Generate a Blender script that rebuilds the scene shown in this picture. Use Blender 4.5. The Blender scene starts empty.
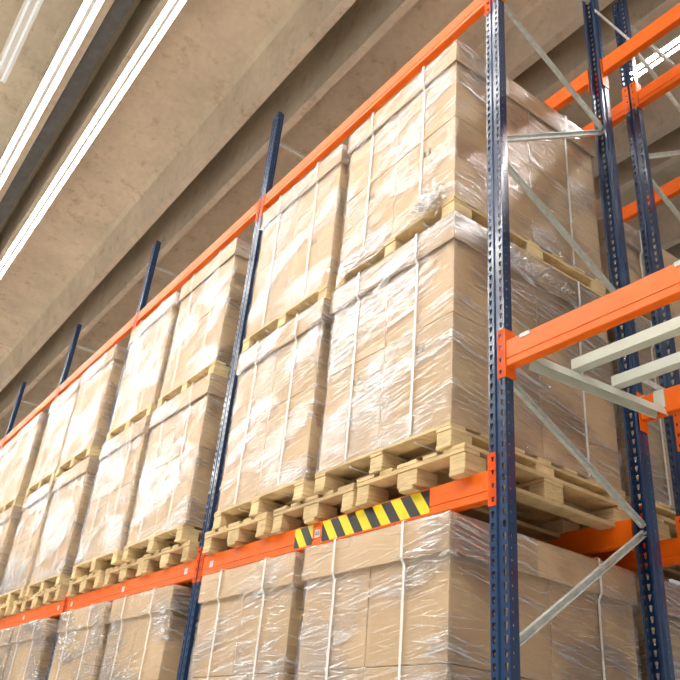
import bpy, bmesh, math, random
from mathutils import Vector, Matrix, noise
random.seed(11)
FLOOR = -2.74                    # the floor, measured from the underside of the low beam
COL = bpy.context.scene.collection
SC = bpy.context.scene
RX = 2.8                         # bay pitch
RD = 1.06                        # rack depth

# ------------------------------------------------------------------ materials
def newmat(name):
    m = bpy.data.materials.new(name); m.use_nodes = True
    nt = m.node_tree; nt.nodes.clear()
    return m, nt, nt.nodes, nt.links
def N(nt, t, **kw):
    n = nt.nodes.new(t)
    for k, v in kw.items():
        if k.startswith('i_'):
            n.inputs[k[2:].replace('_', ' ')].default_value = v
        else: setattr(n, k, v)
    return n
def ramp(nt, fac, stops, interp='LINEAR'):
    r = nt.nodes.new('ShaderNodeValToRGB'); r.color_ramp.interpolation = interp
    el = r.color_ramp.elements
    while len(el) < len(stops): el.new(0.5)
    for e, (p, c) in zip(el, stops):
        e.position = p; e.color = c if len(c) == 4 else (*c, 1)
    nt.links.new(fac, r.inputs[0]); return r
def pbr(name, col, rough=0.5, metal=0.0, var=0.1, scale=8, bump=0.0, stretch=(1,1,1), coat=0.0, spec=0.5, rnd=0.0, detail=4):
    m, nt, nd, lk = newmat(name)
    out = N(nt, 'ShaderNodeOutputMaterial'); b = N(nt, 'ShaderNodeBsdfPrincipled')
    b.inputs['Roughness'].default_value = rough; b.inputs['Metallic'].default_value = metal
    b.inputs['Coat Weight'].default_value = coat; b.inputs['Coat Roughness'].default_value = .24 if 'orange' in name else .12
    b.inputs['Specular IOR Level'].default_value = spec
    tc = N(nt, 'ShaderNodeTexCoord'); mp = N(nt, 'ShaderNodeMapping'); mp.inputs['Scale'].default_value = stretch
    lk.new(tc.outputs['Object'], mp.inputs[0])
    src = mp.outputs[0]
    oi = N(nt, 'ShaderNodeObjectInfo')
    if rnd:
        va = N(nt, 'ShaderNodeVectorMath', operation='ADD'); vs = N(nt, 'ShaderNodeMath', operation='MULTIPLY'); vs.inputs[1].default_value = 37
        lk.new(oi.outputs['Random'], vs.inputs[0]); lk.new(src, va.inputs[0]); lk.new(vs.outputs[0], va.inputs[1]); src = va.outputs[0]
    nz = N(nt, 'ShaderNodeTexNoise'); nz.inputs['Scale'].default_value = scale; nz.inputs['Detail'].default_value = detail
    lk.new(src, nz.inputs['Vector'])
    dark = tuple(c*(1-var) for c in col); lite = tuple(min(1, c*(1+var)) for c in col)
    r = ramp(nt, nz.outputs['Fac'], [(.3, dark), (.7, lite)])
    c = r.outputs[0]
    if rnd:
        hs = N(nt, 'ShaderNodeHueSaturation'); ml = N(nt, 'ShaderNodeMapRange'); ml.inputs['To Min'].default_value = 1-rnd; ml.inputs['To Max'].default_value = 1+rnd
        lk.new(oi.outputs['Random'], ml.inputs[0]); lk.new(ml.outputs[0], hs.inputs['Value']); lk.new(c, hs.inputs['Color']); c = hs.outputs[0]
    lk.new(c, b.inputs['Base Color'])
    if bump:
        bp = N(nt, 'ShaderNodeBump'); bp.inputs['Strength'].default_value = bump; bp.inputs['Distance'].default_value = .01
        lk.new(nz.outputs['Fac'], bp.inputs['Height']); lk.new(bp.outputs[0], b.inputs['Normal'])
    lk.new(b.outputs[0], out.inputs[0]); return m
M = {}
M['card']   = pbr('cardboard', (.60, .43, .25), .75, var=.05, scale=3, rnd=.06, bump=.1)
M['lidcard']= pbr('lid_cardboard', (.63, .455, .275), .75, var=.05, scale=3, rnd=.05)
M['tape']   = pbr('packing_tape', (.62, .47, .30), .25, var=.03)
M['print']  = pbr('printed_ink', (.10, .09, .10), .6, var=.05)
M['navy']   = pbr('navy_paint', (.009, .038, .110), .28, var=.12, scale=20, coat=.5)
M['orange'] = pbr('orange_paint', (.86, .14, .0), .5, var=.08, scale=6, coat=.28, spec=.25)
M['galv']   = pbr('galvanised_steel', (.66, .70, .66), .38, metal=.12, var=.15, scale=30)
M['grey']   = pbr('pale_grey_paint', (.60, .64, .56), .4, var=.05, scale=6)
M['clip']   = pbr('plated_clip', (.62, .62, .58), .4, metal=.5, var=.1)
M['splice'] = pbr('dark_plate', (.03, .015, .03), .4, var=.2)
M['label']  = pbr('label_paper', (.72, .68, .64), .6, var=.04)
M['strap']  = pbr('white_strap', (.86, .86, .84), .35, var=.03, scale=30)
M['white']  = pbr('white_enamel', (.80, .80, .78), .3, var=.03)
M['floor']  = pbr('concrete_floor', (.78, .74, .66), .35, var=.06, scale=1.2)
M['steel']  = pbr('joint_shade', (.12, .125, .13), .7, var=.2, scale=9)  # dark tone that paints the shade inside the roof joint

def wood(name, col, sc=1.0):
    m, nt, nd, lk = newmat(name)
    out = N(nt, 'ShaderNodeOutputMaterial'); b = N(nt, 'ShaderNodeBsdfPrincipled'); b.inputs['Roughness'].default_value = .75
    tc = N(nt, 'ShaderNodeTexCoord'); oi = N(nt, 'ShaderNodeObjectInfo')
    mu = N(nt, 'ShaderNodeMath', operation='MULTIPLY'); mu.inputs[1].default_value = 50; lk.new(oi.outputs['Random'], mu.inputs[0])
    va = N(nt, 'ShaderNodeVectorMath', operation='ADD'); lk.new(tc.outputs['Object'], va.inputs[0]); lk.new(mu.outputs[0], va.inputs[1])
    mp = N(nt, 'ShaderNodeMapping'); mp.inputs['Scale'].default_value = (3, 3, 60); lk.new(va.outputs[0], mp.inputs[0])
    nz = N(nt, 'ShaderNodeTexNoise'); nz.inputs['Scale'].default_value = 2.2; nz.inputs['Detail'].default_value = 5; nz.inputs['Distortion'].default_value = 1.2; lk.new(mp.outputs[0], nz.inputs['Vector'])
    n2 = N(nt, 'ShaderNodeTexNoise'); n2.inputs['Scale'].default_value = 5; lk.new(va.outputs[0], n2.inputs['Vector'])
    r = ramp(nt, nz.outputs['Fac'], [(.3, tuple(c*.72 for c in col)), (.5, col), (.75, tuple(min(1, c*1.15) for c in col))])
    r2 = ramp(nt, n2.outputs['Fac'], [(.35, (.78, .76, .72)), (.6, (1, 1, 1))])
    mx = N(nt, 'ShaderNodeMix', data_type='RGBA', blend_type='MULTIPLY'); mx.inputs[0].default_value = 1
    lk.new(r.outputs[0], mx.inputs[6]); lk.new(r2.outputs[0], mx.inputs[7])
    hs = N(nt, 'ShaderNodeHueSaturation'); ml = N(nt, 'ShaderNodeMapRange'); ml.inputs['To Min'].default_value = .86; ml.inputs['To Max'].default_value = 1.1
    lk.new(oi.outputs['Random'], ml.inputs[0]); lk.new(ml.outputs[0], hs.inputs['Value']); lk.new(mx.outputs[2], hs.inputs['Color'])
    lk.new(hs.outputs[0], b.inputs['Base Color'])
    bp = N(nt, 'ShaderNodeBump'); bp.inputs['Strength'].default_value = .25; bp.inputs['Distance'].default_value = .004
    lk.new(nz.outputs['Fac'], bp.inputs['Height']); lk.new(bp.outputs[0], b.inputs['Normal'])
    lk.new(b.outputs[0], out.inputs[0]); return m
M['pine'] = wood('new_pine', (.84, .65, .36))
M['oldpine'] = wood('weathered_pine', (.72, .54, .29))

def hazard():
    m, nt, nd, lk = newmat('hazard_stripes')
    out = N(nt, 'ShaderNodeOutputMaterial'); b = N(nt, 'ShaderNodeBsdfPrincipled'); b.inputs['Roughness'].default_value = .4
    tc = N(nt, 'ShaderNodeTexCoord'); sp = N(nt, 'ShaderNodeSeparateXYZ'); lk.new(tc.outputs['Object'], sp.inputs[0])
    ad = N(nt, 'ShaderNodeMath', operation='MULTIPLY_ADD'); ad.inputs[1].default_value = .75; lk.new(sp.outputs['Z'], ad.inputs[0]); lk.new(sp.outputs['X'], ad.inputs[2])
    ad2 = N(nt, 'ShaderNodeMath', operation='ADD'); ad2.inputs[1].default_value = 100.02; lk.new(ad.outputs[0], ad2.inputs[0])
    dv = N(nt, 'ShaderNodeMath', operation='DIVIDE'); dv.inputs[1].default_value = .148; lk.new(ad2.outputs[0], dv.inputs[0])
    fr = N(nt, 'ShaderNodeMath', operation='FRACT'); lk.new(dv.outputs[0], fr.inputs[0])
    r = ramp(nt, fr.outputs[0], [(0, (.86, .72, .01)), (.5, (.022, .022, .02))], 'CONSTANT')
    lk.new(r.outputs[0], b.inputs['Base Color']); lk.new(b.outputs[0], out.inputs[0]); return m
M['hazard'] = hazard()

def concrete(name, col):
    m, nt, nd, lk = newmat(name)
    out = N(nt, 'ShaderNodeOutputMaterial'); b = N(nt, 'ShaderNodeBsdfPrincipled'); b.inputs['Roughness'].default_value = .8
    tc = N(nt, 'ShaderNodeTexCoord')
    n1 = N(nt, 'ShaderNodeTexNoise'); n1.inputs['Scale'].default_value = 1.1; n1.inputs['Detail'].default_value = 7; n1.inputs['Roughness'].default_value = .65; lk.new(tc.outputs['Object'], n1.inputs['Vector'])
    n2 = N(nt, 'ShaderNodeTexNoise'); n2.inputs['Scale'].default_value = 16; n2.inputs['Detail'].default_value = 6; lk.new(tc.outputs['Object'], n2.inputs['Vector'])
    n3 = N(nt, 'ShaderNodeTexNoise'); n3.inputs['Scale'].default_value = 4.5; n3.inputs['Detail'].default_value = 8; n3.inputs['Roughness'].default_value = .75; lk.new(tc.outputs['Object'], n3.inputs['Vector'])
    r1 = ramp(nt, n1.outputs['Fac'], [(.3, tuple(c*.82 for c in col)), (.7, tuple(c*1.12 for c in col))])
    r2 = ramp(nt, n2.outputs['Fac'], [(.3, (.9, .89, .88)), (.7, (1, 1, 1))])
    r3 = ramp(nt, n3.outputs['Fac'], [(.55, (1, 1, 1)), (.70, (.70, .62, .52))])
    a = N(nt, 'ShaderNodeMix', data_type='RGBA', blend_type='MULTIPLY'); a.inputs[0].default_value = 1; lk.new(r1.outputs[0], a.inputs[6]); lk.new(r2.outputs[0], a.inputs[7])
    c = N(nt, 'ShaderNodeMix', data_type='RGBA', blend_type='MULTIPLY'); c.inputs[0].default_value = 1; lk.new(a.outputs[2], c.inputs[6]); lk.new(r3.outputs[0], c.inputs[7])
    lk.new(c.outputs[2], b.inputs['Base Color'])
    bp = N(nt, 'ShaderNodeBump'); bp.inputs['Strength'].default_value = .15; bp.inputs['Distance'].default_value = .01
    lk.new(n2.outputs['Fac'], bp.inputs['Height']); lk.new(bp.outputs[0], b.inputs['Normal'])
    lk.new(b.outputs[0], out.inputs[0]); return m
M['concrete'] = concrete('roof_concrete', (.74, .655, .53))

def emit(name, col, s):
    m, nt, nd, lk = newmat(name)
    out = N(nt, 'ShaderNodeOutputMaterial'); e = N(nt, 'ShaderNodeEmission'); e.inputs[0].default_value = (*col, 1); e.inputs[1].default_value = s
    lk.new(e.outputs[0], out.inputs[0]); return m
M['tube'] = emit('lit_tube', (1, .97, .92), 24)
M['tube_dim'] = emit('dim_tube', (1, .97, .9), .4)
M['tube_hot'] = emit('bright_tube', (1, .96, .9), 30)

def film(name, gloss0=.07, streak=1.0, white=1.0):
    """stretch film: clear sheet with a sheen, folds milky and also painted white for lamp glints"""
    m, nt, nd, lk = newmat(name)
    out = N(nt, 'ShaderNodeOutputMaterial')
    tc = N(nt, 'ShaderNodeTexCoord'); oi = N(nt, 'ShaderNodeObjectInfo')
    sp = N(nt, 'ShaderNodeSeparateXYZ'); lk.new(tc.outputs['Object'], sp.inputs[0])
    def mth(op, a, b=None, c=None):
        n = N(nt, 'ShaderNodeMath', operation=op)
        for i, v in enumerate((a, b, c)):
            if v is None: continue
            if isinstance(v, (int, float)): n.inputs[i].default_value = v
            else: lk.new(v, n.inputs[i])
        return n.outputs[0]
    s = mth('SUBTRACT', sp.outputs['Y'], sp.outputs['X'])
    rnd = mth('MULTIPLY', oi.outputs['Random'], 61.0)
    t = mth('MULTIPLY_ADD', s, .16, sp.outputs['Z'])
    t2 = mth('MULTIPLY_ADD', s, -.10, sp.outputs['Z'])
    def vec(a, b, c):
        n = N(nt, 'ShaderNodeCombineXYZ')
        for i, v in enumerate((a, b, c)):
            if isinstance(v, (int, float)): n.inputs[i].default_value = v
            else: lk.new(v, n.inputs[i])
        return n.outputs[0]
    def noi(v, scale, detail=3, rough=.5, dist=0):
        n = N(nt, 'ShaderNodeTexNoise'); n.inputs['Scale'].default_value = scale; n.inputs['Detail'].default_value = detail
        n.inputs['Roughness'].default_value = rough; n.inputs['Distortion'].default_value = dist
        lk.new(v, n.inputs['Vector']); return n.outputs['Fac']
    def clampramp(f, lo, hi):
        n = N(nt, 'ShaderNodeMapRange'); n.interpolation_type = 'SMOOTHSTEP'
        n.inputs['From Min'].default_value = lo; n.inputs['From Max'].default_value = hi; lk.new(f, n.inputs[0]); return n.outputs[0]
    fine = noi(vec(mth('MULTIPLY', s, 3.2), mth('MULTIPLY', t, 78.0), rnd), 1.0, 3, .6)
    fine2 = noi(vec(mth('MULTIPLY', s, 5.0), mth('MULTIPLY', t2, 95.0), mth('ADD', rnd, 9.0)), 1.0, 2, .5, .4)
    big = noi(vec(mth('MULTIPLY', s, 1.5), mth('MULTIPLY', t, 3.0), rnd), 1.0, 2, .5, .6)
    crum = noi(vec(mth('MULTIPLY', s, 9.0), mth('MULTIPLY', t, 16.0), rnd), 1.0, 5, .65, 1.2)
    mask = clampramp(big, .38, .62)
    st = mth('MULTIPLY', clampramp(fine, .55, .62), mth('MULTIPLY_ADD', mask, .80, .20))
    st2 = mth('MULTIPLY', clampramp(fine2, .62, .67), mth('MULTIPLY_ADD', mask, .6, .12))
    folds = mth('MULTIPLY', mth('MAXIMUM', st, st2), streak)
    # heights for the bump
    h = mth('MULTIPLY_ADD', fine, .45, mth('MULTIPLY_ADD', fine2, .3, mth('MULTIPLY', crum, .5)))
    bp = N(nt, 'ShaderNodeBump'); bp.inputs['Strength'].default_value = .8; bp.inputs['Distance'].default_value = .015
    lk.new(h, bp.inputs['Height'])
    gl = N(nt, 'ShaderNodeBsdfGlossy'); gl.inputs['Roughness'].default_value = .10; gl.inputs['Color'].default_value = (.98, .985, 1, 1); lk.new(bp.outputs[0], gl.inputs['Normal'])
    df = N(nt, 'ShaderNodeBsdfDiffuse'); df.inputs['Color'].default_value = (.86, .87, .88, 1); lk.new(bp.outputs[0], df.inputs['Normal'])
    tr = N(nt, 'ShaderNodeBsdfTransparent'); tr.inputs[0].default_value = (.985, .985, .985, 1)
    fr = N(nt, 'ShaderNodeFresnel'); fr.inputs['IOR'].default_value = 1.5; lk.new(bp.outputs[0], fr.inputs['Normal'])
    frc = mth('MULTIPLY', mth('MINIMUM', mth('MULTIPLY_ADD', fr.outputs[0], 1.3, gloss0), .6), mth('MULTIPLY_ADD', clampramp(big, .42, .64), 1.05, .22))
    m1 = N(nt, 'ShaderNodeMixShader'); lk.new(mth('MULTIPLY_ADD', folds, .75*white, .01*white), m1.inputs[0]); lk.new(tr.outputs[0], m1.inputs[1]); lk.new(df.outputs[0], m1.inputs[2])  # diffuse white in the folds: milky film plus painted glints
    g = mth('MINIMUM', mth('MULTIPLY_ADD', folds, .45, frc), .85)
    m2 = N(nt, 'ShaderNodeMixShader'); lk.new(g, m2.inputs[0]); lk.new(m1.outputs[0], m2.inputs[1]); lk.new(gl.outputs[0], m2.inputs[2])
    lk.new(m2.outputs[0], out.inputs[0]); return m
M['film'] = film('stretch_film')
M['filmrope'] = film('bunched_film', gloss0=.15, streak=1.2, white=2.0)
M['cover'] = film('lamp_cover', gloss0=.05, streak=.2, white=3.0)

# ------------------------------------------------------------------ mesh helpers
class MB:
    def __init__(s): s.bm = bmesh.new()
    def box(s, x0, x1, y0, y1, z0, z1, bev=0):
        b = bmesh.new()
        bmesh.ops.create_cube(b, size=1)
        for v in b.verts:
            v.co = Vector(((x0+x1)/2+v.co.x*(x1-x0), (y0+y1)/2+v.co.y*(y1-y0), (z0+z1)/2+v.co.z*(z1-z0)))
        if bev: bmesh.ops.bevel(b, geom=b.edges[:], offset=bev, segments=1 if bev < .004 else 2, affect='EDGES', profile=.5)
        s.merge(b); return s
    def merge(s, b, mat=None):
        me = bpy.data.meshes.new('t'); b.to_mesh(me); b.free()
        if mat: me.transform(mat)
        s.bm.from_mesh(me); bpy.data.meshes.remove(me)
    def prism(s, pts, axis, a, bb):
        """closed polygon pts (two coordinates) extruded along axis from a to bb"""
        def mk(p, t):
            return {0: (t, p[0], p[1]), 1: (p[0], t, p[1]), 2: (p[0], p[1], t)}[axis]
        v0 = [s.bm.verts.new(mk(p, a)) for p in pts]; v1 = [s.bm.verts.new(mk(p, bb)) for p in pts]
        n = len(pts)
        for i in range(n): s.bm.faces.new((v0[i], v0[(i+1) % n], v1[(i+1) % n], v1[i]))
        s.bm.faces.new(v0[::-1]); s.bm.faces.new(v1)
        return s
    def poly(s, pts):
        s.bm.faces.new([s.bm.verts.new(p) for p in pts]); return s
    def bar(s, p0, p1, side, sec):
        """open or closed section 'sec' (list of (a,b)) swept from p0 to p1; a runs along side, b along the third direction"""
        p0, p1 = Vector(p0), Vector(p1); d = (p1-p0).normalized(); sd = Vector(side); sd = (sd-d*sd.dot(d)).normalized(); td = d.cross(sd)
        A = [s.bm.verts.new(p0+sd*a+td*b) for a, b in sec]; B = [s.bm.verts.new(p1+sd*a+td*b) for a, b in sec]
        n = len(sec)
        for i in range(n): s.bm.faces.new((A[i], A[(i+1) % n], B[(i+1) % n], B[i]))
        s.bm.faces.new(A[::-1]); s.bm.faces.new(B); return s
    def build(s, name, mat, parent=None, smooth=False, raw=False):
        bm = s.bm
        if not raw: bmesh.ops.recalc_face_normals(bm, faces=bm.faces[:])
        me = bpy.data.meshes.new(name); bm.to_mesh(me); bm.free()
        me.materials.append(mat)
        if smooth:
            for p in me.polygons: p.use_smooth = True
        o = bpy.data.objects.new(name, me); COL.objects.link(o)
        if parent: o.parent = parent
        return o
def empty(name, loc=(0, 0, 0)):
    o = bpy.data.objects.new(name, None); COL.objects.link(o); o.location = loc; o.empty_display_size = .1; return o
def tag(o, label=None, cat=None, group=None, kind=None):
    if label: o['label'] = label
    if cat: o['category'] = cat
    if group: o['group'] = group
    if kind: o['kind'] = kind
    return o
KIDS = {}
def kids(o): return [c for c in COL.objects if c.parent == o]
def copy_tree(o, parent=None, cache={}):
    c = o.copy(); COL.objects.link(c); c.parent = parent
    for k in cache.setdefault(o.name, kids(o)): copy_tree(k, c)
    return c
TOP = {}

# ------------------------------------------------------------------ upright frames
def holed(mb, origin, du, dv, w, n, pitch, holes, prof):
    """sheet in direction du (width w) and dv (height n*pitch); each hole column gets one opening of outline prof per pitch"""
    o = Vector(origin); du = Vector(du); dv = Vector(dv)
    xs = [0.0]
    cols = []
    hw = max(abs(p[0]) for p in prof)+.002
    for h in holes: cols.append((h-hw, h+hw)); 
    V = {}
    def vert(u, v):
        k = (round(u, 5), round(v, 5))
        if k not in V: V[k] = mb.bm.verts.new(o+du*u+dv*v)
        return V[k]
    edges = [0.0]
    for a, b in cols: edges += [a, b]
    edges.append(w)
    for r in range(n):
        v0, v1 = r*pitch, (r+1)*pitch
        for i in range(len(edges)-1):
            a, b = edges[i], edges[i+1]
            if b-a < 1e-5: continue
            if i % 2 == 0:
                mb.bm.faces.new((vert(a, v0), vert(b, v0), vert(b, v1), vert(a, v1)))
            else:
                cu = (a+b)/2; cv = (v0+v1)/2
                P = [vert(cu+p[0], cv+p[1]) for p in prof]         # ccw, starts at lower left; m per side
                m = len(prof)
                corner = [vert(a, v0), vert(b, v0), vert(b, v1), vert(a, v1)]
                # prof has 4k points: quarter q belongs to side q
                q = m//4
                for sd in range(4):
                    run = [P[(sd*q+j) % m] for j in range(q+1)]
                    mb.bm.faces.new([corner[sd], corner[(sd+1) % 4]]+run[::-1])
TEAR = [(-.004, -.017), (.004, -.017), (.0095, .012), (-.0095, .012)]
TEAR = [(-.0045, -.016), (0, -.018), (.0045, -.016), (.008, 0), (.010, .012), (0, .014), (-.010, .012), (-.008, 0)]
DOT = [(-.0035, -.004), (0, -.005), (.0035, -.004), (.0045, 0), (.0035, .004), (0, .005), (-.0035, .004), (-.0045, 0)]
ZT = 4.35
def upright_mesh(sgn):
    """sgn=1: perforated face looks to -y; built with its foot at z=FLOOR and top at ZT"""
    n = int(round((ZT-FLOOR)/.05)); pitch = (ZT-FLOOR)/n
    mb = MB(); H = n*pitch
    def Y(y): return y*sgn
    z0 = FLOOR
    for s in (-1, 1):
        holed(mb, (s*.012, 0, z0), (s, 0, 0), (0, 0, 1), .038, n, pitch, [.021], TEAR)
        holed(mb, (s*.05, 0, z0), (0, sgn, 0), (0, 0, 1), .036, n, pitch, [.020], DOT)
        for a, b in [((s*.012, 0), (s*.008, .008)), ((s*.05, .036), (s*.041, .046)), ((s*.041, .046), (s*.041, .061)), ((s*.041, .061), (s*.028, .061))]:
            mb.poly([(a[0], Y(a[1]), z0), (b[0], Y(b[1]), z0), (b[0], Y(b[1]), z0+H), (a[0], Y(a[1]), z0+H)])
    mb.poly([(-.008, Y(.008), z0), (.008, Y(.008), z0), (.008, Y(.008), z0+H), (-.008, Y(.008), z0+H)])
    bmesh.ops.remove_doubles(mb.bm, verts=mb.bm.verts[:], dist=.0004)
    bmesh.ops.recalc_face_normals(mb.bm, faces=mb.bm.faces[:])
    return mb
def make_frame(off, top):
    root = empty('upright_frame', (0, 0, FLOOR))
    ups = []
    for nm, y, s in (('upright', 0, 1), ('upright', RD, -1)):
        mb = upright_mesh(s)
        bmesh.ops.translate(mb.bm, verts=mb.bm.verts[:], vec=(0, y, -FLOOR))
        u = mb.build('upright', M['navy'], root, raw=True)
        sd = u.modifiers.new('thickness', 'SOLIDIFY'); sd.thickness = .003; sd.offset = 0; 
        f = MB().box(-.075, .075, y-.03 if s > 0 else y-.09, y+.09 if s > 0 else y+.03, 0, .008)
        f.build('foot_plate', M['navy'], u)
        ups.append(u)
    sec = [(-.016, -.011), (.016, -.011), (.016, .011), (.0135, .011), (.0135, -.0085), (-.0135, -.0085), (-.0135, .011), (-.016, .011)]
    y0, y1 = .045, RD-.045
    k = -3
    segs = []
    for k in range(-4, 4):
        f = 1.99+1.325*k+off; r = 2.745+1.325*k+off
        segs.append(((0.0, y0, f+.06), (0.0, y1, r-.02), 'a'))
        segs.append(((0.0, y1, r+.02), (0.0, y0, r+.50), 'b'))
    segs.append(((0, y0, top), (0, y1, top), 'a'))
    segs.append(((0, y0, FLOOR+.15), (0, y1, FLOOR+.15), 'a'))
    for a, b, t in segs:
        if min(a[2], b[2]) < FLOOR+.1 or max(a[2], b[2]) > 4.25: continue
        a = (a[0], a[1], a[2]-FLOOR); b = (b[0], b[1], b[2]-FLOOR)
        mb = MB(); mb.bar(a, b, (0, 0, 1), sec if t == 'a' else [(x, -y) for x, y in sec])
        br = mb.build('brace', M['galv'], root)
        for q in (a, b):
            w = MB(); w.bar((q[0]+(-.022), q[1], q[2]), (q[0]+.022, q[1], q[2]), (0, 0, 1), [(.008*math.cos(i*math.pi/3), .008*math.sin(i*math.pi/3)) for i in range(6)])
            w.build('bolt', M['clip'], br)
    return root
frameA = make_frame(0, 4.02)
frameB = make_frame(.72, 4.15)
tag(frameA, 'nearest navy upright frame with zigzag galvanised braces, full height across the picture', 'rack frame', 'upright frames of the loaded rack row')
tag(frameB, 'navy upright frame standing right behind the nearest frame, with dark splice plates', 'rack frame', 'upright frames of the rear rack row')
frameB.location = (0, 1.40, FLOOR)
sp = MB()
for s in (-1, 1): sp.box(s*.032-.014, s*.032+.014, -.007, -.0025, 5.70, 5.87)
fu = [c for c in kids(frameB) if c.name.startswith('upright')][0]
sp.build('splice_plate', M['splice'], fu)
NB = 8
ordn = ['', 'second', 'third', 'fourth', 'fifth', 'sixth', 'seventh', 'eighth', 'ninth']
for k in range(1, NB+1):
    c = copy_tree(frameA); c.location = (-RX*k, 0, FLOOR)
    tag(c, f'navy perforated upright frame of the front rack row, {ordn[k]} from the near end', 'rack frame')
c = copy_tree(frameA); c.location = (RX, 0, FLOOR); tag(c, 'navy upright frame at the near end of the empty bay, beyond the right edge', 'rack frame')
for k in range(1, 5):
    c = copy_tree(frameB); c.location = (-RX*k, 1.40, FLOOR)
    tag(c, f'navy upright frame of the rear rack row, {ordn[k]} one deep behind the loads', 'rack frame')
c = copy_tree(frameB); c.location = (RX, 1.40, FLOOR); tag(c, 'navy upright frame of the rear rack row beyond the right edge', 'rack frame')

# row spacer bars between the two rows
for i, (x, z) in enumerate([(0, 3.84), (0, .9)]):
    o = MB().box(x+.052, x+.057, 1.0, 1.46, z, z+.035).build('row_spacer', M['galv'])
    o2 = o
    tag(o, ['pale steel spacer bar joining the two rack rows high up beside the top orange beam', 'pale steel spacer bar joining the two rack rows at mid height'][i], 'spacer bar', 'row spacer bars')

# ------------------------------------------------------------------ beams
BL = RX-.112
def make_beam(conn0, conn1, sgn=1, labels=(), hazardtape=False):
    """origin: middle of the bay on the front plane, underside at z=0"""
    root = empty('rack_beam')
    h = BL/2
    pts = [(0, .13), (0, .042), (.0035, .039), (.0035, .036), (0, .033), (0, .004), (.004, 0), (.046, 0), (.05, .004), (.05, .126), (.046, .13)]
    pts = [(y*sgn, z) for y, z in pts]
    bar = MB().prism(pts, 0, -h+.004, h-.004).build('beam_bar', M['orange'], root)
    for s in (-1, 1):
        mb = MB()
        # plate lying on the upright's face, with four punched holes
        x0 = s*(h+.003); zs = conn0; hh = conn1-conn0
        n = 4; ph = hh/n
        tmp = MB()
        holed(tmp, (x0, -.0045*sgn, conn0), (s, 0, 0), (0, 0, 1), .044, n, ph, [.026], [(a*.9, b*.7) for a, b in TEAR])
        bmesh.ops.solidify(tmp.bm, geom=tmp.bm.faces[:], thickness=.0035)
        mb.merge(tmp.bm)
        ya, yb = sorted((-.0045*sgn, .062*sgn))
        mb.box(min(x0, x0-s*.004), max(x0, x0-s*.004), ya, yb, conn0, conn1)
        cn = mb.build('end_connector', M['orange'], root)
        xa, xb = sorted((x0-s*.006, x0-s*.034))
        ca, cb = sorted((.030*sgn, .042*sgn))
        MB().box(xa, xb, ca, cb, .131, .137).build('safety_clip', M['clip'], cn)
    for x in labels:
        MB().box(x-.024, x+.024, *sorted((-.0008*sgn, .004*sgn)), .045, .088).build('location_label', M['label'], bar)
    return root
def text_mesh(txt, size, mat, parent, loc, name):
    cu = bpy.data.curves.new(name, 'FONT'); cu.body = txt; cu.size = size; cu.align_x = 'CENTER'; cu.align_y = 'CENTER'; cu.extrude = .0003; cu.resolution_u = 3
    t = bpy.data.objects.new('tmp', cu); COL.objects.link(t)
    dg = bpy.context.evaluated_depsgraph_get(); me = bpy.data.meshes.new_from_object(t.evaluated_get(dg))
    bpy.data.objects.remove(t)
    me.transform(Matrix.Translation(loc) @ Matrix.Rotation(math.pi/2, 4, 'X'))
    me.materials.clear(); me.materials.append(mat)
    o = bpy.data.objects.new(name, me); COL.objects.link(o); o.parent = parent; return o
cx = -RX/2
lowB = make_beam(-.035, .205, labels=(-1.215, .04, 1.20))
topB = make_beam(-.12, .13)
midB = make_beam(-.05, .20)
# nearest low beam with striped tape
near = copy_tree(lowB); near.location = (cx, 0, 0)
nb = [c for c in kids(near) if c.name.startswith('beam_bar')][0]
labs = sorted([c for c in kids(nb)], key=lambda o: sum(v.co.x for v in o.data.vertices))
bpy.data.objects.remove(labs[-1])
text_mesh('AB', .036, M['print'], labs[1], (.04, -.0012, .0665), 'label_text')
for a, b in ((-.19, -.004), (.084, .965)):
    MB().box(a, b, -.0009, .005, .012, .125).build('hazard_tape', M['hazard'], nb)
tag(near, 'orange low beam carrying black and yellow striped tape, under the nearest loads', 'rack beam', 'beams of the loaded rack row')
lowB.location = (cx-RX, 0, 0); tag(lowB, 'orange low front beam with small pale labels, second bay', 'rack beam', 'beams of the loaded rack row')
for k in range(2, NB):
    c = copy_tree(lowB); c.location = (cx-RX*k, 0, 0); tag(c, f'orange low front beam with small pale labels, {ordn[k]+" bay after the taped one" if k>1 else ""}', 'rack beam')
for k in range(0, NB):
    c = topB if k == 0 else copy_tree(topB); c.location = (cx-RX*k, 0, 3.2)
    tag(c, 'orange top front beam rising over the nearest stacked loads' if k == 0 else f'orange top front beam over the stacked loads, {ordn[k]} bay after the nearest', 'rack beam', 'beams of the loaded rack row')
midB.location = (RX/2, 0, .60); tag(midB, 'large bright orange beam in the right foreground carrying grey support bars', 'rack beam', 'beams of the empty bay')
# rear beams of the front row
rlow = make_beam(-.035, .205, sgn=-1); rlow.location = (cx, RD, 0.03); tag(rlow, 'orange rear low beam in shade under the nearest loads', 'rack beam', 'rear beams of the front row')
rtop = make_beam(-.12, .13, sgn=-1); rtop.location = (cx, RD, 3.23); tag(rtop, 'orange rear top beam seen through the nearest frame', 'rack beam', 'rear beams of the front row')
for k in range(1, NB):
    c = copy_tree(rlow); c.location = (cx-RX*k, RD, 0.03); tag(c, f'orange rear low beam hidden behind the loads, {ordn[k]} bay after the nearest', 'rack beam')
    c = copy_tree(rtop); c.location = (cx-RX*k, RD, 3.23); tag(c, f'orange rear top beam behind the stacked loads, {ordn[k]} bay after the nearest', 'rack beam')
c = copy_tree(rtop); c.location = (RX/2, RD, 3.23); tag(c, 'orange upper rear beam crossing the top right corner, nearest of the high ones', 'rack beam', 'beams of the empty bay')
c = copy_tree(midB); c.location = (RX/2, 0, 3.2); tag(c, 'orange top front beam of the empty bay, above the frame', 'rack beam', 'beams of the empty bay')
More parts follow.
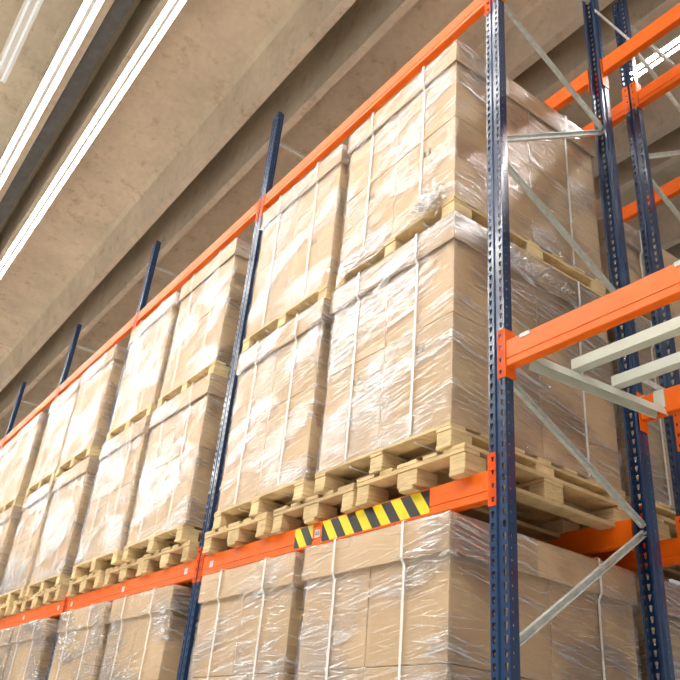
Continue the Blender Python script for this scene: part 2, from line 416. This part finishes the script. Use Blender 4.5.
rmid = make_beam(-.06, .16, sgn=-1); rmid.location = (RX/2, RD, .66); tag(rmid, 'short visible orange beam at the far end of the grey support bars', 'rack beam', 'beams of the empty bay')
# rear row
rearB = make_beam(-.01, .24)
rb_used = False
for k in range(-1, 4):
    x = -RX/2-RX*k
    w = ordn[k] + ' bay back' if k > 0 else ('beside the nearest frame' if k == 0 else 'right of the nearest frame')
    for z, nm in ((0.02, 'low'), (3.19, 'top')):
        c = rearB if not rb_used else copy_tree(rearB); rb_used = True; c.location = (x, 1.40, z); tag(c, f'orange {nm} front beam of the rear rack row, {w}', 'rack beam', 'beams of the rear rack row')
        c = copy_tree(rtop); c.location = (x, 1.40+RD, z+.02); tag(c, f'orange {nm} back beam of the rear rack row, {w}', 'rack beam', 'beams of the rear rack row')
c = copy_tree(midB); c.location = (RX/2, 1.40, .66); tag(c, 'orange mid height beam of the rear rack row at the right picture edge', 'rack beam', 'beams of the rear rack row')

# ------------------------------------------------------------------ grey pallet support in the empty bay
sup = empty('pallet_support', (.13, 0, .60))
tag(sup, 'pale grey pallet support frame hung between the orange beams at right', 'pallet support')
def crossbar(x):
    mb = MB()
    y0, y1 = .052, RD-.052
    # channel, open side up, with a sloped flange
    mb.bar((x, y0, .022), (x, y1, .09), (1, 0, 0), [(-.020, .0), (.020, .0), (.036, .048), (.032, .048), (.017, .004), (-.017, .004), (-.032, .048), (-.036, .048)])
    c = mb.build('crossbar', M['grey'], sup)
    for s, yb in ((1, 0), (-1, RD)):
        h = MB(); dz = 0 if s > 0 else .06
        h.box(x-.03, x+.03, *sorted((yb-.004*s, yb+.056*s)), .1315+dz, .1355+dz)
        h.box(x-.03, x+.03, *sorted((yb-.004*s, yb-.0005*s)), .112+dz, .1355+dz)
        h.box(x-.03, x+.03, *sorted((yb+.0515*s, yb+.056*s)), .03+dz, .1355+dz)
        h.build('hook', M['grey'], c)
    return c
for x in (.045, .82, 2.42): crossbar(x)
for y, zr in ((.315, .058), (.615, .078)):
    r = MB(); x0, x1 = .035+.02, 2.42-.02
    r.prism([(y, zr), (y+.055, zr), (y+.055, zr+.052), (y, zr+.052)], 0, x0-.012, x1)
    rr = r.build('support_rail', M['grey'], sup)

# ------------------------------------------------------------------ pallets
def pallet_parts(root, W, D, H, mat, style, chip=0.0, seed=0):
    """parts of a pallet, origin at its middle on the ground. style 'load': deck boards across x; 'euro': boards along y"""
    rnd = random.Random(seed)
    bd = .022 if style == 'euro' else .018
    bw = .10; mb = .145
    ztop = H
    d = MB()
    if style == 'euro':
        ws = [.145, .10, .145, .10, .145]; gap = (W-sum(ws))/4; x = -W/2
        for w in ws:
            j = rnd.uniform(-.006, .006)
            d.box(x, x+w, -D/2+j, D/2+j, ztop-bd, ztop-.0005, .002); x += w+gap
        for y in (-D/2+.05, 0, D/2-.05):
            d.box(-W/2, W/2, y-.07 if abs(y) < .1 else y-.05, y+.07 if abs(y) < .1 else y+.05, ztop-2*bd, ztop-bd-.0005, .002)
    else:
        n = 7; w = .10; gap = (D-n*w)/(n-1); y = -D/2
        for i in range(n):
            j = rnd.uniform(-.004, .004)
            d.box(-W/2+j, W/2+j, y, y+w, ztop-bd, ztop-.0005, .002); y += w+gap
        for x in (-W/2+.05, 0, W/2-.05):
            d.box(x-.05, x+.05, -D/2, D/2, ztop-2*bd, ztop-bd-.0005, .002)
    d.build('deck', mat, root)
    for x in (-W/2+bw/2, 0, W/2-bw/2):
        r = MB().box(x-bw/2 if x else x-.05, x+bw/2 if x else x+.05, -D/2, D/2, 0, bd, .0025).build('runner', mat, root)
        for y in (-D/2+mb/2, 0, D/2-mb/2):
            xw = bw/2 if x else (.0725 if style == 'euro' else .05)
            MB().box(x-xw, x+xw, y-mb/2+.004, y+mb/2-.004, bd+.0005, ztop-2*bd-.0005, .003).build('block', mat, root)

# ------------------------------------------------------------------ wrapped loads
LW, LDp = 1.09, 1.285     # cartons together
PH = .12
def strap_loop(mb, axis, pos, hx, z0, z1, out, w=.016, th=.0012, lid=1.06):
    """flat band round the load in the plane across `axis`"""
    pts = [(-hx-out, z0+.03), (-hx+.03, z0-.002), (hx-.03, z0-.002), (hx+out, z0+.03), (hx+out, lid-.03), (hx+out+.020, lid+.004), (hx+out+.020, z1), (hx+out+.012, z1+.006), (-hx-out-.012, z1+.006), (-hx-out-.020, z1), (-hx-out-.020, lid+.004), (-hx-out, lid-.03)]
    n = len(pts)
    c = (0, (z0+z1)/2)
    ring = []
    for p in pts:
        v = Vector((p[0]-c[0], p[1]-c[1])); v.normalize()
        q = (p[0]+v.x*th, p[1]+v.y*th)
        row = []
        for a, b in ((p, -w/2), (p, w/2), (q, w/2), (q, -w/2)):
            co = (pos+b, a[0], a[1]) if axis == 'x' else (a[0], pos+b, a[1])
            row.append(mb.bm.verts.new(co))
        ring.append(row)
    for i in range(n):
        A, B = ring[i], ring[(i+1) % n]
        for j in range(4): mb.bm.faces.new((A[j], A[(j+1) % 4], B[(j+1) % 4], B[j]))
def film_mesh(seed, z0, ztop, lidz, amp=.004, hx=LW/2, hy=LDp/2):
    mb = MB(); bm = mb.bm
    # perimeter samples
    per = []
    NX, NY = 34, 36
    for i in range(NX): per.append((-hx+2*hx*i/NX, -hy, 0, -1))
    for i in range(NY): per.append((hx, -hy+2*hy*i/NY, 1, 0))
    for i in range(NX): per.append((hx-2*hx*i/NX, hy, 0, 1))
    for i in range(NY): per.append((-hx, hy-2*hy*i/NY, -1, 0))
    zs = []
    n = 44
    for i in range(n+1): zs.append(z0+(lidz-.012-z0)*i/n)
    for i in range(8): zs.append(lidz+.003+(ztop-lidz-.003)*i/7)
    off = Vector((seed*7.3, seed*3.1, 0))
    rings = []
    for z in zs:
        row = []
        for k, (x, y, nx, ny) in enumerate(per):
            if nx: nn = Vector((nx, 0, 0))
            else: nn = Vector((0, ny, 0))
            # corner samples pushed diagonally
            nxt = per[k-1]
            if (nxt[2], nxt[3]) != (nx, ny): nn = Vector((nx+nxt[2], ny+nxt[3], 0))
            s = y-x
            o = .021 if z > lidz else .005
            d = abs(noise.noise(Vector((s*2.2, (z+.16*s)*22, seed*5))))*amp*1.6
            d += abs(noise.noise(Vector((s*9, z*14, seed*9))))*amp*.8
            if z0 < z < z0+.06: d += .002
            co = Vector((x, y, z))+nn*(o+d)
            row.append(bm.verts.new(co))
        rings.append(row)
    m = len(per)
    for a in range(len(rings)-1):
        for i in range(m):
            bm.faces.new((rings[a][i], rings[a][(i+1) % m], rings[a+1][(i+1) % m], rings[a+1][i]))
    # turned over the lid's edge
    r2 = [bm.verts.new((v.co.x*.93, v.co.y*.93, ztop+.004+random.random()*.004)) for v in rings[-1]]
    for i in range(m): bm.faces.new((rings[-1][i], rings[-1][(i+1) % m], r2[(i+1) % m], r2[i]))
    return mb
def crumple(mb, cx, cy, cz, sx, sy, sz, n, seed, axis=None):
    """a scrap of bunched film: many small folded sheets"""
    rnd = random.Random(seed)
    for i in range(n):
        p = Vector((cx+rnd.gauss(0, sx), cy+rnd.gauss(0, sy), cz+rnd.gauss(0, sz)))
        d = Vector((rnd.uniform(-1, 1), rnd.uniform(-.4, .4), rnd.uniform(-1, .6))).normalized()
        L = rnd.uniform(.03, .10); w = rnd.uniform(.006, .02)
        sd = d.cross(Vector((rnd.uniform(-1, 1), rnd.uniform(-1, 1), rnd.uniform(-1, 1)))).normalized()
        prev = None
        for k in range(6):
            q = p+d*(L*k/5)+Vector((rnd.uniform(-1, 1), rnd.uniform(-.5, .5), rnd.uniform(-1, 1)))*.007
            ww = w*(1-.15*k)
            a, b = mb.bm.verts.new(q-sd*ww), mb.bm.verts.new(q+sd*ww)
            if prev: mb.bm.faces.new((prev[0], prev[1], b, a))
            prev = (a, b)
def make_load(seed, layers=2, LH=1.225):
    """origin: middle of the load at the underside of its pallet"""
    root = empty('wrapped_pallet_load')
    rnd = random.Random(seed)
    pal = empty('pallet'); pal.parent = root
    pallet_parts(pal, LW+.02, LDp+.02, PH, M['pine'], 'load', seed=seed)
    top = PH+LH; lidz = top-.17
    z0 = PH+.002; ch = (LH-.012)/layers
    for l in range(layers):
        for ix in (0, 1):
            for iy in (0, 1):
                x0 = -LW/2+ix*LW/2; y0 = -LDp/2+iy*LDp/2
                ja, jb = rnd.uniform(-.0012, .0025), rnd.uniform(-.002, .003)
                c = MB().box(x0+.002, x0+LW/2-.002, y0+.002+abs(ja), y0+LDp/2-.002, z0+l*ch+.0015, z0+(l+1)*ch-.002, .004).build('carton', M['card'], root)
                if iy == 0 and l == 0:
                    # printed handling arrows
                    pm = MB(); xc = x0+LW/4+.03; zc = z0+l*ch+ch*.80; yy = y0+.001
                    for dx in (-.022, .022):
                        pm.prism([(xc+dx-.005, zc-.02), (xc+dx+.005, zc-.02), (xc+dx+.005, zc+.002), (xc+dx+.013, zc+.002), (xc+dx, zc+.02), (xc+dx-.013, zc+.002), (xc+dx-.005, zc+.002)], 1, yy, yy+.002)
                    pm.prism([(xc-.038, zc-.028), (xc+.038, zc-.028), (xc+.038, zc-.023), (xc-.038, zc-.023)], 1, yy, yy+.002)
                    pm.build('printed_mark', M['print'], c)
    # lid: a tray with turned down sides
    lid = MB(); e = .016; hx, hy = LW/2, LDp/2; t = .0045
    lid.box(-hx-e, hx+e, -hy-e, hy+e, top-.006, top, .002)
    lid.box(-hx-e, hx+e, -hy-e, -hy-e+t, lidz, top-.006); lid.box(-hx-e, hx+e, hy+e-t, hy+e, lidz, top-.006)
    lid.box(-hx-e, -hx-e+t, -hy-e+t, hy+e-t, lidz, top-.006); lid.box(hx+e-t, hx+e, -hy-e+t, hy+e-t, lidz, top-.006)
    lo = lid.build('lid', M['lidcard'], root)
    fl = MB()
    for s in (-1, 1):
        x = s*hx*.60
        fl.box(x-.17, x+.17, -hy-e-.002, -hy-e+.001, top-.045, top-.004)
        fl.box(s*(hx+e)-.002, s*(hx+e)+.002, -hy+.02, -hy+.2, top-.045, top-.004)
    fl.build('lid_flap', M['lidcard'], lo)
    # straps, two each way
    for s in (-1, 1):
        mb = MB(); strap_loop(mb, 'x', s*LW*.245, hy, PH-.022, top, .013, lid=lidz); mb.build('strap', M['strap'], root)
        mb = MB(); strap_loop(mb, 'y', s*LDp*.27, hx, PH-.022, top, .013, lid=lidz); mb.build('strap', M['strap'], root)
    wp = MB(); rr = random.Random(seed*5); n = 14; prev = None
    ya, yb = -hy-.02, -hy+rr.uniform(.28, .55)
    for i in range(n+1):
        y = ya+(yb-ya)*i/n; col = []
        for j in range(6):
            z = lidz-.004+rr.uniform(-.01, .008)*(j == 0)+(.168)*j/5
            col.append(wp.bm.verts.new((hx+e+.009+abs(noise.noise(Vector((y*14, z*16, seed*3.7))))*.010, y, z)))
        if prev:
            for j in range(5): wp.bm.faces.new((prev[j], col[j], col[j+1], prev[j+1]))
        prev = col
    wp.build('film_shine_patch', M['filmrope'], root, smooth=True)  # extra milky sheet added to give the wrap's shine on the lid end
    film_mesh(seed, PH-.012, top, lidz).build('stretch_wrap', M['film'], root, smooth=True)
    return root, lidz, top
protos = []
for i in range(3):
    r, lz, tp = make_load(i+1); protos.append(r)
short, _, _ = make_load(9, layers=1, LH=.60)
used = set()
def place_load(k, x, y, z, label, group):
    src = protos[k]
    if k not in used: used.add(k); o = src
    else:
        o = copy_tree(src)
    o.location = (x, y, z); o.rotation_euler.z = random.uniform(-.006, .006)
    tag(o, label, 'pallet load', group); return o
YC = -.055+LDp/2
XC = (-.79, -2.01)
bayname = ['nearest bay', 'second bay', 'third bay', 'fourth bay', 'fifth bay', 'sixth bay', 'seventh bay', 'eighth bay']
Zmid = .13+.145+.001
UH = PH+1.225+.008
loads = {}
for b in range(NB):
    for s in (0, 1):
        side = 'right' if s == 0 else 'left'
        for lv, z, desc in ((0, Zmid, 'lower one, above the low beam'), (1, Zmid+UH, 'upper one'), (2, -.035-UH+.008, 'under the low orange beam'), (3, -.035-2*UH+.008, 'on the floor')):
            if lv >= 2 and b > 4: continue
            k = (b*3+s*2+lv) % 3
            jx = random.uniform(-.012, .012) if b else 0; jy = random.uniform(-.02, .008) if b else 0
            lab = f'film wrapped carton load, {side} stack in {bayname[b]}, {desc}'
            if b == 0 and s == 0 and lv == 1: lab = 'topmost nearest wrapped carton load, glossy film knotted at its lower front corner'
            if b == 0 and s == 0 and lv == 0: lab = 'big nearest wrapped carton load above the black and yellow tape'
            if b == 0 and s == 0 and lv == 2: lab = 'nearest wrapped carton load below the black and yellow taped beam'
            o = place_load(k, XC[s]-RX*b+jx, YC+jy, z, lab, 'wrapped pallet loads in the front rack row')
            if lv == 2: o.location.y -= .0
            loads[(b, s, lv)] = o
# film scraps that hang off some of the nearest loads
def scrap(load, pts, seed, name='film_tail'):
    mb = MB()
    for i, (x, y, z, sx, sy, sz, n) in enumerate(pts): crumple(mb, x, y, z, sx, sy, sz, n, seed+i)
    for v in mb.bm.verts: v.co.z = min(max(v.co.z, .004), PH+1.228)
    o = mb.build(name, M['filmrope'], load); return o
fy = -LDp/2-.03
scrap(loads[(0, 0, 1)], [(.38, fy-.01, .19, .05, .012, .035, 60), (.30, fy, .16, .07, .01, .02, 30), (.42, fy-.02, .13, .03, .008, .02, 26)], 5)
rope = MB()
pr = None
rnd = random.Random(4)
for j in range(7):
    prev = None
    for i in range(22):
        u = i/21
        x = .34-.86*u; z = .15+.02*math.sin(u*9+j)+.045*u*(j-3)*.5-.05*u+.10*u*u*0; y = fy+.012+.004*math.sin(i*1.3+j)
        a = rope.bm.verts.new((x, y, z+.006+.01*u)); b2 = rope.bm.verts.new((x, y-.004, z-.006-.01*u))
        if prev: rope.bm.faces.new((prev[0], prev[1], b2, a))
        prev = (a, b2)
rope.build('film_rope', M['filmrope'], loads[(0, 0, 1)])
hx = LW/2+.02
scrap(loads[(0, 0, 0)], [(hx, -.25+.12*i, 1.27-.012*i, .012, .06, .022, 34) for i in range(5)], 40)
scrap(loads[(0, 1, 1)], [(hx, -LDp/2+.1+.03*i, 1.18-.13*i, .008, .02, .05, 20) for i in range(5)], 60)
scrap(loads[(1, 1, 2)], [(.15*i-.3, fy+.01, 1.15-.05*abs(i-2), .04, .008, .07, 26) for i in range(5)], 80)

# rear row loads
for b in range(-1, 3):
    for s in (0, 1):
        x = XC[s]-RX*b
        if b == -1: continue
        for lv, z in ((0, Zmid+.021), (1, Zmid+UH+.021), (2, -.035-UH+.01), (3, -.035-2*UH+.005)):
            if lv == 1:
                if (b, s) == (0, 0): o = short
                else: o = copy_tree(short)
                o.location = (x+random.uniform(-.01, .01), 1.36+LDp/2, z)
                tag(o, f'low wrapped load topping the {"near" if s == 0 else "far"} stack, rear row, {["nearest", "second", "third"][b]} bay', 'pallet load', 'wrapped pallet loads in the rear rack row')
            else:
                place_load((b+s+lv) % 3, x, 1.36+LDp/2, z, f'wrapped load, rear row, {"near" if s == 0 else "far"} stack, {["nearest", "second", "third"][b]} bay, {["above the low beam", "", "under the low beam", "on the floor"][lv]}', 'wrapped pallet loads in the rear rack row')

# ------------------------------------------------------------------ empty carrying pallets under the loads
ep = empty('wooden_pallet')
pallet_parts(ep, .80, 1.20, .145, M['oldpine'], 'euro', seed=3)
first = True
for b in range(NB):
    for i, x in enumerate((-.555, -1.405, -2.275)):
        o = ep if first else copy_tree(ep); first = False
        o.location = (x-RX*b+random.uniform(-.015, .015)*(b > 0), -.05+.60+(.0, .012, -.004)[i]+random.uniform(-.015, .015)*(b > 0), .1305)
        o.rotation_euler.z = random.uniform(-.01, .01)
        tag(o, f'rough wooden block pallet on the low beam, {["right", "middle", "left"][i]} one in {bayname[b]}', 'pallet', 'carrying pallets on the low beam')
for b in range(0, 3):
    for i, x in enumerate((-.555, -1.405, -2.275)):
        o = copy_tree(ep); o.location = (x-RX*b, 1.35+.60, .1505-.02+.02)
        tag(o, f'wooden block pallet under the rear row loads, {["right", "middle", "left"][i]} one of the {["nearest", "second", "third"][b]} bay', 'pallet', 'carrying pallets in the rear rack row')

# ------------------------------------------------------------------ ceiling: ribbed concrete roof units running along the aisle
ZS = 5.2; P = 1.79; HS = .45; HG = 1.0
X0, X1 = -46, 14
prof_n = 0
cm = MB()
tr_i = 1
for n in range(-7, 9):
    a = P*n
    # one unit: rib (s2 of this pair) - slab - rib (s1 of the next pair)
    y2a, y2b = a+.519, a+.613; yt2 = a+.753; y1t = a+P-.072; y1a, y1b = a+P+.068, a+P+.169
    pts = [(y2a, ZS), (y2b, ZS), (yt2-.015, ZS+HS-.05), (yt2+.05, ZS+HS), (y1t-.05, ZS+HS), (y1t+.012, ZS+HS-.05), (y1a, ZS), (y1b, ZS), (y1b, ZS+HG), (y2a, ZS+HG)]
    MB().prism(pts, 0, X0, X1).build(f'trim_{tr_i}', M['concrete'])
    tr_i += 1
for o in COL.objects:
    if o.name.startswith('trim_'): tag(o, kind='structure')
cm.box(X0, X1, -13, 16, ZS+HG+.001, ZS+HG+.2)
tag(cm.build('ceiling', M['concrete']), kind='structure')
# dark strip added for the shade inside the deep joint over the aisle
tag(MB().box(X0, X1, -1.612, -1.46, ZS+.10, ZS+.13).build('trim_40', M['steel']), kind='structure')
tag(MB().box(X0, X1, -13, 16, FLOOR-.15, FLOOR).build('floor', M['floor']), kind='structure')

# ------------------------------------------------------------------ strip lights
def strip_light(x0, x1, y, z, w, mat, label, cover=False):
    root = empty('strip_light', ((x0+x1)/2, y, z)); L = (x1-x0)/2; h = w/2
    tag(root, label, 'light', 'strip lights under the roof')
    hb = MB().prism([(-h, -.006), (-h*.85, .0025), (-h*.30, .0025), (-h*.28, -.014), (h*.28, -.014), (h*.30, .0025), (h*.85, .0025), (h, -.006), (h, .012), (h*.6, .05), (-h*.6, .05), (-h, .012)], 0, -L, L)
    hb.build('housing', M['white'], root)
    for s in (-1, 1):
        a, b = (s*h*.30, s*h*.80) if mat == M['tube_hot'] else (s*h*.34, s*h*.60)
        MB().prism([(a, .0165 if 0 else .002), (a, -.009), (b, -.009), (b, .002)], 0, -L+.01, L-.01).build('tube', mat, root)
    for s in (-1, 1):
        MB().box(min(s*L, s*(L+.02)), max(s*L, s*(L+.02)), -h*.9, h*.9, .0, .05).build('end_cap', M['white'], root)
    n = max(2, int((x1-x0)/3))
    for i in range(n):
        xx = -L+(i+.5)*2*L/n
        MB().box(xx-.01, xx+.01, -.01, .01, .05, ZS+HS-z+.02 if not (y < -4) else ZS+HS-z).build('hanger', M['white'], root)
    return root
strip_light(-30, 4, -1.794, 5.0, .15, M['tube'], 'long white strip light line at upper left, nearest the dark roof joint')
strip_light(-30, 4, -1.18, 5.0, .128, M['tube'], 'long slim white strip light line right of the dark roof joint')
l0 = strip_light(-4.95, 1.0, -2.245, 5.0, .15, M['tube_dim'], 'dim covered strip light ending in the top left corner')
strip_light(-.72, 6, 2.63, 5.0, .125, M['tube_hot'], 'brilliant strip light behind the orange beams at upper right')
strip_light(-26, 6, -3.75, 5.0, .24, M['tube_hot'], 'added strip light line lighting the aisle, unseen left of the picture')  # unseen lamp line added to supply light to aisle and loads
strip_light(-26, 6, -5.5, 5.0, .24, M['tube_hot'], 'added strip light line farthest left, unseen, lighting the load fronts')  # second unseen line, added for more light on the load fronts

# ------------------------------------------------------------------ world, camera
w = bpy.data.worlds.new('hall_light'); SC.world = w; w.use_nodes = True
w.node_tree.nodes['Background'].inputs[0].default_value = (.93, .96, 1, 1)
w.node_tree.nodes['Background'].inputs[1].default_value = .16
cam = bpy.data.cameras.new('camera'); co = bpy.data.objects.new('camera', cam); COL.objects.link(co)
r = Vector((.58947, .80322, .08584)); u = Vector((.34546, -.34672, .87204)); f = Vector((-.7302, .48438, .48186))
mt = Matrix((( r.x, u.x, -f.x), (r.y, u.y, -f.y), (r.z, u.z, -f.z))).to_4x4(); mt.translation = Vector((2.223, -2.3525, -1.0559))
co.matrix_world = mt
cam.sensor_width = 36; cam.lens = 40.975; cam.clip_end = 200; cam.clip_start = .02
SC.camera = co
# everything is lifted so that the floor lies at z = 0
for o in list(COL.objects):
    if o.parent is None:
        if o == co: o.matrix_world = Matrix.Translation((0, 0, -FLOOR)) @ o.matrix_world
        else: o.location.z -= FLOOR
SC.view_settings.view_transform = 'Standard'; SC.view_settings.look = 'None'; SC.view_settings.gamma = 1; SC.view_settings.use_curve_mapping = False
SC.view_settings.exposure = 1.27
SC.cycles.max_bounces = 8; SC.cycles.diffuse_bounces = 4; SC.cycles.transparent_max_bounces = 16; SC.cycles.use_denoising = True
